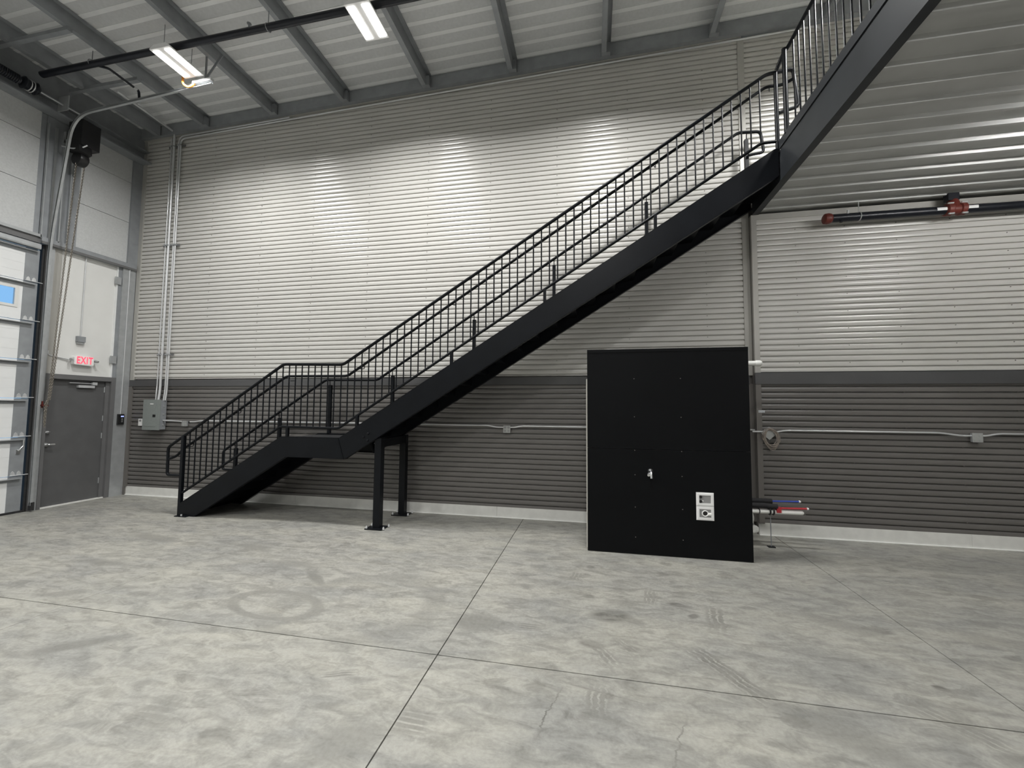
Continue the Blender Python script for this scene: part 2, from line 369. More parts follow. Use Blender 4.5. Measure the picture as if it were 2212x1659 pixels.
# ---------------------------------------------------------------- left wall
wl = empty('wall_left', (XL, 0, 0), kind='structure')
X0 = XL
OD0, OD1 = 1.15, 4.97
box('backing', (X0 - .3, YF, 4.30), (X0 - .12, YB + .2, 7.4), 'trim_light', wl)
box('backing', (X0 - .3, OD1 + .01, 0), (X0 - .12, YB + .2, 4.30), 'trim_light', wl)
box('backing', (X0 - .3, YF, 0), (X0 - .12, OD0 - .01, 4.30), 'liner_white', wl)
for y0, y1 in ((5.37, 6.17), (OD0, 4.815)):
    for z0, z1 in ((4.49, 5.285), (5.293, 6.08), (6.088, 6.55)):
        box('insulation_panel', (X0 - .12, y0, z0), (X0 - .03, y1, z1), 'insulation_panel', wl)
box('column_flashing', (X0 - .12, 4.815, 4.47), (X0 - .035, 4.885, 6.54), 'galvanized_dull', wl)
box('column_flashing', (X0 - .12, 4.885, 4.37), (X0 - .02, 5.37, 6.54), 'galvanized_dull', wl)
for y, w, d in ((4.885, .012, .05), (4.99, .03, .03), (5.10, .014, .06), (5.215, .010, .05)):
    box('column_rib', (X0 - .03, y, 4.45), (X0 + d - .03, y + w, 6.4), 'galvanized', wl)
box('corner_flashing', (X0 - .12, 6.17, 4.47), (X0 + .01, YB + .02, 6.54), 'galvanized_dull', wl)
box('girt', (X0 - .12, 4.90, 4.365), (X0 + .03, YB - .03, 4.47), 'galvanized_dull', wl)
box('girt_lip', (X0 + .02, 4.90, 4.36), (X0 + .033, YB - .03, 4.40), 'frame_grey', wl)
box('liner_panel', (X0 - .12, 5.22, 2.235), (X0 - .055, 6.035, 4.37), 'liner_white', wl)
box('liner_panel', (X0 - .12, 5.115, 2.235), (X0 - .045, 5.215, 4.37), 'trim_light', wl)
box('liner_edge', (X0 - .12, 6.035, 2.235), (X0 - .03, 6.055, 4.37), 'door_white', wl)
box('corner_column', (X0 - .12, 6.11, 0), (X0 + .0, 6.335, 4.37), 'galvanized', wl)
box('corner_column', (X0 - .12, 6.057, 2.235), (X0 - .03, 6.11, 4.37), 'galvanized_dull', wl)
for z in (2.50, 4.02): box('clip_angle', (X0 - .03, 6.0, z), (X0 + .0, 6.09, z + .14), 'galvanized', wl)
eb = [(X0 - .05, 6.545), (X0 + .20, 6.545), (X0 + .20, 6.57), (X0 + .015, 6.556), (X0 + .015, 6.775), (X0 + .14, 6.785), (X0 + .14, 6.80), (X0 + .01, 6.80), (X0 + .01, 7.3), (X0 - .12, 7.3), (X0 - .12, 6.545)]
MB().prism(eb, YF, YB - .01).build('eave_beam', 'galvanized_dull', wl)
box('header_channel', (X0 - .12, OD0, 4.36), (X0 - .01, 4.90, 4.465), 'frame_grey', wl)
box('header_flange', (X0 - .12, OD0, 4.455), (X0 + .02, 4.90, 4.50), 'galvanized', wl)
box('jamb_angle', (X0 - .12, 5.045, 0), (X0 - .02, 5.105, 4.36), 'galvanized', wl)
box('gap_shade_strip', (X0 - .12, OD1 - .008, 0), (X0 - .05, 5.0, 4.36), 'rubber', wl)  # black strip painting in the shaded recess beside the track, not a seal
box('jamb_angle', (X0 - .12, 5.0, 0), (X0 - .06, 5.045, 4.36), 'frame_grey', wl)
box('jamb_angle', (X0 - .12, OD0 - .1, 0), (X0 - .02, OD0, 4.36), 'galvanized', wl)
box('sill_step', (X0 - .14, 5.10, 0), (X0 - .03, 6.09, .018), 'curb', wl)
# walk door
d1 = empty('door_1', (X0, 5.55, 0), kind='structure')
fr = MB().box((X0 - .12, 5.103, 0), (X0 - .005, 5.145, 2.235)).box((X0 - .12, 6.04, 0), (X0 - .005, 6.108, 2.235)).box((X0 - .12, 5.145, 2.155), (X0 - .005, 6.04, 2.235))
fr.box((X0 - .12, 5.985, 0), (X0 - .055, 6.04, 2.17)).box((X0 - .12, 5.145, 2.145), (X0 - .055, 5.985, 2.157))
fr.build('frame', 'frame_grey', d1)
lf = box('leaf', (X0 - .125, 5.147, .02), (X0 - .08, 5.982, 2.145), 'door_grey', d1)
h = MB().tube([(X0 - .08, 5.20, 1.05), (X0 - .065, 5.20, 1.05)], .034, 16).tube(arc([(X0 - .07, 5.20, 1.05), (X0 - .02, 5.20, 1.05), (X0 - .02, 5.285, 1.05)], .02), .012, 10)
h.build('lever_handle', 'chrome', lf, True)
h = MB().tube([(X0 - .08, 5.20, 1.255), (X0 - .06, 5.20, 1.255)], .027, 16).obox((X0 - .05, 5.205, 1.255), (.012, 0, 0), (0, .026, .007), (0, -.002, .006))
h.build('deadbolt', 'chrome', lf, True)
MB().box((X0 - .08, 5.56, 2.02), (X0 - .03, 5.80, 2.065)).build('door_closer', 'conduit', lf)
MB().obox((X0 - .035, 5.63, 2.10), (0, .20, .0), (.012, 0, 0), (0, 0, .005)).box((X0 - .06, 5.76, 2.075), (X0 - .02, 5.83, 2.125)).build('closer_arm', 'conduit', lf)
for z in (.28, 1.10, 1.42, 1.95): MB().cyl((X0 - .078, 5.984, z), (X0 - .078, 5.984, z + .10), .009, 8).build('hinge', 'galvanized', lf, True)
# sectional overhead door
d2 = empty('door_2', (X0 - .1, 3.0, 0), kind='structure')
seams = [.03, .585, 1.195, 1.815, 2.435, 3.06, 3.70, 4.25]
for i, (a, c) in enumerate(zip(seams, seams[1:])):
    sec = None; YE = 4.768
    if i == 4 or i == 5: pass
    win = (i == 5)
    g = MB(); n = 4; hgt = (c - a - .008)
    wy = [(3.98, 4.69), (2.9, 3.56), (1.8, 2.46)]
    if win:
        w0, w1 = a + .22, a + .50
        cuts = [OD0, 1.8, 2.46, 2.9, 3.56, 3.98, 4.69, YE]
        g.box((X0 - .11, OD0, a + .004), (X0 - .06, YE, w0)).box((X0 - .11, OD0, w1), (X0 - .06, YE, c - .004))
        for q in range(0, 8, 2): g.box((X0 - .11, cuts[q], w0), (X0 - .06, cuts[q + 1], w1))
    else:
        for q in range(n):
            z0 = a + .004 + hgt * q / n; z1 = a + .004 + hgt * (q + 1) / n
            g.box((X0 - .11, OD0, z0), (X0 - .061, YE, z1 - .004)).box((X0 - .11, OD0, z1 - .004), (X0 - .063, YE, z1))
    sec = g.build('section', 'door_white', d2)
    box('end_stile', (X0 - .11, YE, a + .004), (X0 - .054, OD1 - .035, c - .004), 'galvanized_dull', sec)
    box('strut', (X0 - .06, OD0, c - .045), (X0 + .0, 4.90, c - .037), 'galvanized', sec)
    box('strut', (X0 - .06, OD0, c - .09), (X0 - .05, 4.90, c - .037), 'galvanized_dull', sec)
    hg = MB()
    for y in (4.815, 4.885):
        hg.prism([(y - .028, c + .005), (y + .028, c + .005), (y + .018, c + .06), (y, c + .08), (y - .018, c + .06)], X0 - .054, X0 - .046, 0)
    hg.cyl((X0 - .045, 4.78, c + .012), (X0 - .045, 4.99, c + .012), .008, 8)
    if i < 6: hg.build('hinge', 'conduit', sec)
    if win:
        for y0, y1 in wy:
            f = MB().box((X0 - .065, y0 - .03, w0 - .03), (X0 - .05, y1 + .03, w0 + .01)).box((X0 - .065, y0 - .03, w1 - .01), (X0 - .05, y1 + .03, w1 + .03))
            f.box((X0 - .065, y0 - .03, w0 + .01), (X0 - .05, y0 + .012, w1 - .01)).box((X0 - .065, y1 - .012, w0 + .01), (X0 - .05, y1 + .03, w1 - .01)); f.build('window_frame', 'liner_white', sec)
            box('pane', (X0 - .09, y0, w0), (X0 - .085, y1, w1), 'glass', sec)
box('bottom_seal', (X0 - .11, OD0, 0.0), (X0 - .05, OD1 - .01, .034), 'rubber', d2)
MB().prism([(X0 - .06, 4.25), (X0 + .03, 4.25), (X0 + .035, 4.27), (X0 + .03, 4.33), (X0 + .0, 4.345), (X0 - .06, 4.345)], OD0, 4.90).build('top_strut', 'galvanized', d2)
sl = MB().tube(arc([(X0 - .05, 4.86, .98), (X0 - .02, 4.86, 1.0), (X0 - .02, 4.90, 1.06), (X0 - .02, 4.90, 1.16)], .02), .008, 8).box((X0 - .054, 4.83, .93), (X0 - .04, 4.88, 1.0)); sl.build('slide_lock', 'chrome', d2, True)
# door track: vertical, tilted above the opening, then bent out under the roof
tk = empty('door_track', (X0 + .05, 4.99, .1), 'galvanized steel roller track rising beside overhead door and bending out under the roof', 'track')
path = arc([(X0 + .05, 4.995, .10), (X0 + .05, 4.995, 4.45), (-8.47, 4.96, 6.53), (-5.70, 4.94, 6.66)], .38, 8)
pv = [Vector(p) for p in path]
def channel(path, w, d):
    """C-shaped rail swept along a path in the x-z plane, open side towards -y"""
    m = MB(); n = len(path)
    for i, p in enumerate(path):
        t = (path[min(i + 1, n - 1)] - path[max(i - 1, 0)]).normalized(); s = Vector((t.z, 0, -t.x)).normalized(); yv = Vector((0, 1, 0))
        for a, c in ((-w, -d), (-w, d), (w, d), (w, -d), (w - .004, -d), (w - .004, d - .004), (-w + .004, d - .004), (-w + .004, -d)):
            m.v.append(tuple(p + s * a + yv * c))
    for i in range(n - 1):
        for j in range(8):
            m.f.append((i * 8 + j, i * 8 + (j + 1) % 8, i * 8 + 8 + (j + 1) % 8, i * 8 + 8 + j))
    m.f += [(0, 1, 6, 7), (1, 2, 5, 6), (2, 3, 4, 5)]
    return m
channel(pv, .020, .016).build('rail', 'galvanized', tk, True)
box('rubber_foot', (X0 + .02, 4.985, .02), (X0 + .075, 5.03, .15), 'rubber', tk)
MB().tube(arc([(-6.18, 4.88, 6.95), (-6.18, 4.88, 6.66), (-6.08, 4.90, 6.60), (-5.99, 4.92, 6.68)], .05), .016, 8).build('bumper_spring', 'orange', tk, True)
MB().obox((-5.86, 4.93, 6.69), (.17, 0, .005), (0, .03, 0), (0, 0, .022)).build('end_stop', 'conduit', tk)
MB().obox((-6.0, 4.93, 6.78), (.07, 0, -.07), (0, .004, 0), (.012, 0, .012)).build('stop_brace', 'conduit', tk)
box('hanger_angle', (-5.86, 4.95, 6.68), (-5.82, 4.954, trim_z(-5.8) + .06), 'galvanized_dull', tk)
MB().obox((-5.70, 4.96, 6.93), (.14, 0, .17), (0, .004, 0), (.016, 0, -.016)).build('hanger_brace', 'galvanized_dull', tk)
# second track at the far side of the overhead door (out of the frame)
# torsion shaft, spring, drum, operator, chain
ts = empty('torsion_spring', (-8.55, 3.0, 6.65), 'dark torsion spring and shaft along the wall above the overhead door', 'door spring')
MB().cyl((-8.55, .8, 6.65), (-8.55, 5.10, 6.65), .016, 10).build('shaft', 'galvanized', ts, True)
sp = MB(); n = 150
sp.cyl((-8.55, 2.2, 6.65), (-8.55, 4.34, 6.65), .062, 14)
for i in range(90): y = 2.25 + i * .0232; sp.tube([(-8.55 + .066 * math.cos(a * math.pi / 5), y, 6.65 + .066 * math.sin(a * math.pi / 5)) for a in range(10)], .009, 5, closed=True)
sp.build('coil', 'pipe_black', ts, True)
dm = MB().tube([(-8.55, 4.36, 6.65), (-8.55, 4.38, 6.65), (-8.55, 4.40, 6.65), (-8.55, 4.50, 6.65), (-8.55, 4.52, 6.65), (-8.55, 4.56, 6.65)], [.07, .10, .085, .075, .10, .06], 18)
dm.build('drum', 'pipe_black', ts, True)
for y in (4.44, 4.475): MB().tube([(-8.55 + .088 * math.cos(a * math.pi / 8), y, 6.65 + .088 * math.sin(a * math.pi / 8)) for a in range(16)], .007, 6, closed=True).build('cable_wrap', 'conduit', ts, True)
box('bearing_plate', (-8.66, 4.86, 6.55), (-8.44, 4.875, 6.80), 'galvanized', ts)
op = empty('chain_operator', (-8.6, 5.2, 6.0), 'black chain hoist operator box hung high above the grey walk door', 'door operator')
box('housing', (-8.76, 5.08, 6.12), (-8.46, 5.34, 6.56), 'plastic_black', op)
MB().prism([(-8.74, 6.12), (-8.48, 6.12), (-8.46, 6.0), (-8.52, 5.98), (-8.74, 6.02)], 5.06, 5.24).build('gearbox', 'plastic_black', op)
MB().tube([(-8.62, 5.12, 5.92), (-8.62, 5.14, 5.92), (-8.62, 5.22, 5.92), (-8.62, 5.24, 5.92)], [.11, .12, .12, .11], 18).build('chain_wheel', 'plastic_black', op, True)
tube('wire', arc([(-8.78, 5.02, 6.08), (-8.6, 5.05, 6.03), (-8.48, 5.10, 6.06), (-8.46, 5.16, 6.14)], .1), .012, 'conduit', op)
box('mount_bracket', (-8.88, 5.10, 6.2), (-8.74, 5.30, 6.26), 'galvanized', op)
ch = MB()
def chain(a, c, sag=0.0):
    a, c = Vector(a), Vector(c); L = (c - a).length; n = int(L / .027)
    for i in range(n):
        t = (i + .5) / n; p = a.lerp(c, t); p.x += sag * math.sin(math.pi * t)
        d = (c - a).normalized(); s = Vector((0, 1, 0)) if i % 2 else Vector((1, 0, 0)); s = (s - d * s.dot(d)).normalized()
        pts = [p + d * (.022 * math.cos(k * math.pi / 4)) + s * (.0115 * math.sin(k * math.pi / 4)) for k in range(8)]
        ch.tube(pts, .004, 4, closed=True)
chain((-8.62, 5.13, 5.86), (-8.76, 5.075, 1.74)); chain((-8.60, 5.23, 5.86), (-8.74, 5.085, 1.80)); chain((-8.75, 5.06, 1.80), (-8.755, 5.05, 1.35)); chain((-8.75, 5.04, 1.75), (-8.755, 5.045, 1.42))
co = ch.build('chain_loop', 'chain_steel', None); tag(co, 'hanging loop of rusty hoist chain in front of the grey walk door', 'chain', kind='thing')
tag(MB().box((-8.86, 5.035, 1.69), (-8.77, 5.085, 1.715)).box((-8.86, 5.05, 1.66), (-8.84, 5.065, 1.77)).tube([(-8.79, 5.03, 1.70), (-8.79, 5.10, 1.70)], .010, 8).build('chain_keeper', 'coupling_red'), 'small red chain keeper bracket on the door jamb', 'bracket')
# ---------------------------------------------------------------- mezzanine
mz = empty('mezzanine', (2.25, 0, 4.5), kind='structure')
bp_ = [(2.25, 4.50), (2.335, 4.50), (2.335, 4.514), (2.262, 4.514), (2.262, 4.79), (2.335, 4.79), (2.335, 4.804), (2.25, 4.804)]
MB().prism(bp_, YF, YR - .02).build('edge_beam', 'beam_steel', mz)
box('pour_stop', (2.256, YF, 4.812), (2.34, YB, 4.884), 'beam_steel', mz)
box('toe_gap_shade', (2.263, YF, 4.884), (2.34, 5.34, 4.899), 'black_steel', mz)  # black filler that puts the shadow line into the gap under the toe plate
box('toe_plate', (2.245, YF, 4.898), (2.262, 5.34, 5.0), 'beam_steel', mz)
fluted_deck('soffit_deck', 2.30, XR, YF, YB + .0, lambda x: 4.508, .2405, .058, .038, 6.114 - .026 - 8 * .2405, 'soffit_deck', mz, .02)
box('topping_slab', (2.345, YF, 4.806), (XR, YB, 4.885), 'concrete', mz)
# ---------------------------------------------------------------- staircase
YS0, YS1 = 5.33, 6.235            # outer faces of the two stringers
st = empty('steel_staircase', (-6.3, 5.8, 0), 'black steel staircase with short landing climbing along the corrugated wall to the mezzanine', 'staircase')
top_lo = [(-6.375, .17), (-6.30, .216), (-4.575, 1.266)]
def zt(x): return 1.266 + .6265 * (x + 3.606)
def stringer(y, sgn, tag_):
    t = .010
    def plate(poly, nm): return MB().prism(poly, y, y + sgn * t).build(nm, 'black_steel', st)
    lo = [(-6.375, 0.0), (-6.064, 0.0), (-4.482, .966), (-4.575, 1.266), (-6.30, .216), (-6.375, .172)]
    la = [(-4.482, .966), (-3.538, .962), (-3.635, 1.266), (-4.575, 1.266)]
    upf = [(-3.505, .964), (2.232, .964 + .6265 * 5.737), (2.235, zt(2.20)), (2.20, zt(2.20)), (-3.602, 1.268)]
    a = plate(lo, 'stringer'); b_ = plate(la, 'stringer'); c = plate(upf, 'stringer')
    def flange(p, q, par, w=.065, th=.011):
        p, q = Vector((p[0], 0, p[1])), Vector((q[0], 0, q[1])); d = (q - p).normalized(); nrm = Vector((-d.z, 0, d.x))
        mid = (p + q) / 2 + Vector((0, y + sgn * w / 2, 0))
        MB().obox(mid, d * ((q - p).length / 2), (0, w / 2, 0), nrm * (th / 2)).build('flange', 'black_steel', par)
    flange((-6.29, .216), (-4.575, 1.26), a); flange((-6.06, .006), (-4.482, .972), a)
    flange((-4.575, 1.26), (-3.63, 1.26), b_); flange((-4.482, .972), (-3.535, .968), b_)
    flange((-3.60, 1.262), (2.20, zt(2.20) - .006), c); flange((-3.505, .97), (2.232, .97 + .6265 * 5.737), c)
    # splice plates with bolts
    for dx, par in ((-.012, b_), (.008, c)):
        MB().prism([(-3.622 + dx, 1.266), (-3.610 + dx, 1.266), (-3.511 + dx, .962), (-3.523 + dx, .962)], y, y + sgn * .09).build('splice_plate', 'black_steel', par)
    for k in range(3):
        q = .2 + .3 * k; x = -3.613 + .098 * q; z = 1.262 - .3 * q
        MB().cyl((x - .012, y + sgn * .02, z - .004), (x + .02, y + sgn * .02, z + .004), .008, 6).build('bolt', 'conduit', c)
    return a, b_, c
fa, fb, fc = stringer(YS0, 1, 'f'); ra, rb, rc = stringer(YS1, -1, 'r')
for x, z in ((-3.215, 1.285), (-3.145, 1.335), (-3.15, 1.24)):
    MB().tube([(x, YS0, z), (x, YS0 - .014, z), (x, YS0 - .018, z)], [.017, .017, .011], 8).build('bolt', 'black_steel', fc, True)
YI0, YI1 = YS0 + .012, YS1 - .012
tm = unit_mesh(MB().box((0, 0, -.045), (.30, YI1 - YI0, 0)), 'tread', 'black_steel', False)
rm = unit_mesh(MB().box((0, 0, -.178), (.006, YI1 - YI0, 0)), 'riser', 'black_steel', False)
for i in range(1, 8):
    x = -6.30 + (i - 1) * .290; z = .178 * i
    if i < 7: share(tm, 'tread', st, (x, YI0, z))
    share(rm, 'riser', st, (x + .006, YI0, z - .002))
for j in range(1, 22):
    x = -3.30 + (j - 1) * .2765; z = 1.246 + .1733 * j
    if j < 21: share(tm, 'tread', st, (x, YI0, z))
    share(rm, 'riser', st, (x + .006, YI0, z - .002))
box('landing_plate', (-4.57, YI0, 1.232), (-3.29, YI1, 1.246), 'tread_steel', st)
for x in (-4.3, -3.9): box('landing_joist', (x, YI0, 1.05), (x + .05, YI1, 1.232), 'black_steel', st)
box('top_plate', (2.23, YI0, 4.865), (2.262, YI1 + .02, 4.885), 'tread_steel', st)
for x0 in (-3.0,):
    box('carrier_beam', (x0 - .04, YS0 + .09, 1.14), (x0 + .04, YS1 - .09, 1.26), 'black_steel', st)
for y in (5.36, 6.13):
    zt_ = 1.27
    p = box('support_post', (-3.055, y, .013), (-2.955, y + .10, zt_), 'black_steel', st)
    box('base_plate', (-3.145, y - .06, 0), (-2.885, y + .15, .014), 'black_steel', p)
    for dx, dy in ((-.075, -.03), (.185, -.03), (-.075, .12), (.185, .12)):
        MB().tube([(-3.055 + dx, y + dy, .012), (-3.055 + dx, y + dy, .028), (-3.055 + dx, y + dy, .048)], [.016, .014, .006], 8).build('anchor_bolt', 'conduit', p, True)
box('foot_plate', (-6.36, YS0 - .06, 0), (-6.15, YS0 + .03, .012), 'black_steel', st)
MB().tube([(-6.25, YS0 - .035, .01), (-6.25, YS0 - .035, .035)], .012, 8).build('anchor_bolt', 'conduit', st, True)
# guard along the outer side
YG = 5.362
RT = .0215
trail = arc([(-6.385, YG, .612), (-6.645, YG, .612), (-6.652, YG, 1.05), (-4.597, YG, 2.352), (-3.595, YG, 2.334), (2.14, YG, 5.892), (2.44, YG, 5.918), (2.485, YG, 5.43), (2.27, YG, 5.375)], .05, 4)
gd = MB().tube(trail, RT, 12).build('guardrail', 'black_steel', st, True)
gd['label'] = 'black round-tube guard with closely spaced balusters'
hs = 1.0303
hp = [(-6.505, .88), (-6.45, 1.02), (-4.606, 2.175), (-3.572, 2.172), (-.490, 4.128), (2.166, 5.79), (2.34, 5.785), (2.44, 5.80)]
hp = [(x, YG + .078, z) for x, z in hp]; hp[0] = (-6.65, YG, .86); hp[-1] = (2.46, YG, 5.80)
tube('handrail', arc([hp[0], (-6.56, YG + .06, .90)] + hp[1:], .05, 4), .019, 'black_steel', gd, 12)
brail = [(-6.34, YG, .345), (-4.609, YG, 1.412), (-3.643, YG, 1.400), (2.06, YG, 5.01), (2.25, YG, 5.012)]
tube('bottom_rail', arc(brail, .04, 3), .0185, 'black_steel', gd, 10)
def zi(poly, x):
    for (a, b_), (c, d) in zip(poly, poly[1:]):
        if a <= x <= c: return b_ + (d - b_) * (x - a) / (c - a)
TR = [(-6.652, 1.05), (-4.597, 2.352), (-3.595, 2.334), (2.14, 5.892), (2.44, 5.918)]; BR = [(p[0], p[2]) for p in brail]
bal = unit_mesh(MB().cyl((0, 0, 0), (0, 0, 1), .0095, 8), 'baluster', 'black_steel')
x = -6.243
bx = []
while x < 2.12: bx.append(x); x += .1092
for x in bx:
    z0, z1 = zi(BR, x), zi(TR, x); share(bal, 'baluster', gd, (x, YG, z0), (1, 1, z1 - z0))
MB().box((-6.385, YG - .024, 0.02), (-6.337, YG + .024, 1.235)).build('newel_post', 'black_steel', gd)
MB().cyl((2.242, YG, 4.90), (2.242, YG, 5.90), .024, 12).build('newel_post', 'black_steel', gd, True)
for x in (-4.489, -3.344, -1.925, -.627, .797):
    z1 = zi(BR, x); z0 = zt(x) if x > -3.6 else 1.262
    box('rail_foot', (x - .019, YG - .019, z0 - .01), (x + .019, YG + .019, z1), 'black_steel', gd)
HP = [(p[0], p[2]) for p in hp[1:]]
for x in (-6.26, -5.40, -4.45, -3.30, -1.90, .82, 2.2):
    z = zi(HP, x)
    tube('rail_bracket', arc([(x, YG + .078, z), (x, YG + .078, z - .07), (x - .03, YG + .01, z - .075)], .02, 3), .006, 'black_steel', gd, 6)
# handrail along the wall side
YH = 6.15
wp = [(-6.20, .592), (-6.428, .594), (-6.433, .918), (-4.438, 2.168), (-3.489, 2.162), (2.066, 5.69), (2.353, 5.672), (2.392, 5.362), (2.19, 5.339)]
wh = tube('wall_handrail', arc([(x, YH, z) for x, z in wp], .05, 4), .0205, 'black_steel', st, 12)
WP = wp[2:7]
for x, zb in ((-6.215, .25), (-5.345, .78), (-4.38, 1.255), (-3.235, zt(-3.235)), (-1.85, zt(-1.85)), (-.58, zt(-.58)), (.795, zt(.795)), (2.18, 4.96)):
    zr = zi(WP, x); zp = zr - .085
    box('handrail_post', (x - .024, YH + .02, zb - .02), (x + .024, YH + .068, zp), 'black_steel', wh)
    tube('rail_bracket', [(x, YH + .03, zp - .02), (x, YH + .02, zr - .01)], .007, 'black_steel', wh, 6)
# ---------------------------------------------------------------- mezzanine guardrail
mg = empty('guardrail', (2.315, 3.0, 4.98), 'black baluster guardrail standing on the mezzanine edge beam', 'railing')
XG = 2.312
tube('top_rail', arc([(XG - .07, 5.33, 5.91), (XG - .03, 5.25, 6.03), (XG, 5.17, 6.06), (XG, -3.0, 6.06)], .05, 4), .0215, 'black_steel', mg, 12)
MB().cyl((XG - .05, 5.165, 4.98), (XG - .05, 5.165, 6.03), .027, 12).build('newel_post', 'black_steel', mg, True)
box('bottom_rail', (XG - .018, -3.0, 5.02), (XG + .018, 5.16, 5.045), 'black_steel', mg)
y = 5.06; k = 0
while y > -2.9:
    share(bal, 'baluster', mg, (XG, y, 5.03), (1, 1, 1.03)); k += 1; y -= .1175
for y in (3.3, 1.4, -.5, -2.9): MB().cyl((XG, y - .03, 4.98), (XG, y - .03, 6.05), .024, 12).build('post', 'black_steel', mg, True)
# ---------------------------------------------------------------- black plumbing partition
pw = empty('plumbing_partition', (.85, 5.2, 0), 'free-standing black painted panel with two stacked sheets in front of the corrugated wall', 'partition')
PY = 5.118
box('upper_sheet', (-.068, PY, 1.2365), (1.762, PY + .014, 2.44), 'black_panel', pw)
box('lower_sheet', (-.068, PY, .006), (1.762, PY + .014, 1.2335), 'black_panel', pw)
box('top_cap', (-.068, PY - .003, 2.405), (1.762, PY + .13, 2.442), 'black_panel', pw)
for x in (-.06, .32, .73, 1.13, 1.715): box('stud', (x, PY + .016, .04), (x + .04, PY + .12, 2.40), 'panel_edge', pw)
box('bottom_plate', (-.06, PY + .016, 0), (1.755, PY + .12, .04), 'panel_edge', pw)
box('backing_sheet', (-.083, PY + .122, 0), (1.76, PY + .136, 2.09), 'panel_edge', pw)
sc_ = MB()
for x in (.49, 1.02):
    for z in (2.08, 1.62, 1.22, .93, .55, .2): sc_.tube([(x, PY + .001, z), (x, PY - .002, z)], .006, 6)
sc_.build('screws', 'screw_grey', pw, kind='stuff')
hb = empty('hose_bib', (.665, PY, .955), 'small chrome water tap on the black panel', 'faucet')
MB().tube([(.667, PY, .978), (.667, PY - .008, .978), (.667, PY - .03, .978)], [.03, .028, .014], 16).build('flange', 'chrome', hb, True)
MB().tube(arc([(.667, PY - .02, .978), (.667, PY - .07, .975), (.667, PY - .085, .905)], .03), .014, 12).build('spout', 'chrome', hb, True)
MB().tube([(.655, PY - .05, .96), (.640, PY - .055, .945)], .011, 8).tube([(.640, PY - .045, .95), (.640, PY - .07, .94)], .017, 10).build('valve_knob', 'chrome', hb, True)
ob = empty('washer_outlet_box', (1.263, PY, .6), 'white recessed washing machine outlet box with two framed openings on the black panel', 'outlet box')
for z0, z1, nm in ((.602, .756, 'water'), (.441, .599, 'drain')):
    x0, x1 = 1.168, 1.358
    f = MB()
    def frame(a, w, y0, y1):
        f.box((x0 + a, y0, z0 + a), (x1 - a, y1, z0 + a + w)).box((x0 + a, y0, z1 - a - w), (x1 - a, y1, z1 - a)).box((x0 + a, y0, z0 + a + w), (x0 + a + w, y1, z1 - a - w)).box((x1 - a - w, y0, z0 + a + w), (x1 - a, y1, z1 - a - w))
    frame(0, .014, PY - .006, PY + .002); frame(.012, .020, PY - .013, PY + .002)
    fo = f.build('frame', 'plastic_white', ob)
    box('recess', (x0 + .03, PY - .0015, z0 + .03), (x1 - .03, PY - .0005, z1 - .03), 'box_inner', fo)
for z in (.705, .655): MB().tube([(1.217, PY - .002, z), (1.217, PY - .012, z)], .016, 12).build('valve', 'plastic_black', ob, True)
MB().box((1.228, PY - .010, .655), (1.246, PY - .002, .667)).build('valve_lever', 'plastic_white', ob)
MB().tube([(1.262 + .031 * math.cos(a * math.pi / 10), PY - .008, .520 + .031 * math.sin(a * math.pi / 10)) for a in range(20)], .0065, 6, closed=True).build('drain_ring', 'plastic_white', ob, True)
MB().cyl((1.262, PY - .002, .520), (1.262, PY - .004, .520), .028, 16).build('drain_hole', 'hole_dark', ob)
MB().cyl((1.292, PY - .006, .512), (1.325, PY - .006, .512), .018, 12).build('drain_tee', 'pvc', ob, True)
# ---------------------------------------------------------------- plumbing behind the panel
PV = 5.72
def one(name, pts, r, mat, label, cat, group=None, n=12):
    o = tube(name, pts, r, mat, None, n); tag(o, label, cat, group); return o
one('vent_pipe', [(1.70, 5.6, 2.30), (2.015, 5.6, 2.30)], .031, 'pvc', 'white plastic pipe stub sticking out beside the top of the black panel', 'pipe')
o = MB().tube([(2.005, 5.6, 2.30), (2.012, 5.6, 2.30), (2.06, 5.6, 2.30), (2.08, 5.6, 2.30)], [.031, .037, .037, .025], 14).build('pipe_cap', 'pvc', bpy.data.objects['vent_pipe'], True)
one('insulated_pipe', [(1.55, PV, .505), (2.10, PV, .515), (2.25, PV - .01, .508)], .034, 'foam_black', 'front black foam-wrapped pipe leaving the right edge of the black panel', 'pipe', 'foam-wrapped pipes')
one('insulated_pipe', [(1.55, PV + .13, .545), (2.24, PV + .13, .545)], .034, 'foam_black', 'rear black foam-wrapped pipe with the blue tube in its end', 'pipe', 'foam-wrapped pipes')
for nm, y, z, x0, x1, mat, lab in (('water_tube', PV + .13, .545, 2.18, 2.555, 'pex_blue', 'thin blue plastic water tube poking out of black foam wrap'), ('water_tube', PV - .02, .492, 2.20, 2.575, 'pex_red', 'thin red plastic water tube poking out of black foam wrap')):
    o = one(nm, [(x0, y, z), (x1, y, z + .012)], .0125 if mat == 'pex_red' else .011, mat, lab, 'pipe')
    MB().tube([(x1 - .002, y, z + .012), (x1 + .012, y, z + .012), (x1 + .022, y, z + .012)], [.015, .016, .008], 10).build('end_cap', 'plastic_white', o, True)
    if mat == 'pex_red': box('clamp', (2.235, y - .02, z - .05), (2.285, y + .02, z + .018), 'pex_red', o)
o = one('drain_pipe', [(1.55, PV, .438), (2.515, PV, .446), (2.535, PV, .446), (2.545, PV, .446)], [.026, .026, .024, .015], 'pvc', 'white plastic drain pipe below the red tube', 'pipe')
MB().tube([(2.04, PV, .447), (2.05, PV, .447)], .031, 14).build('joint_ring', 'rubber', o, True)
cl = empty('pipe_stand', (2.185, PV + .02, 0), 'thin threaded rod stand with black clamps holding up the drain pipe', 'pipe support')
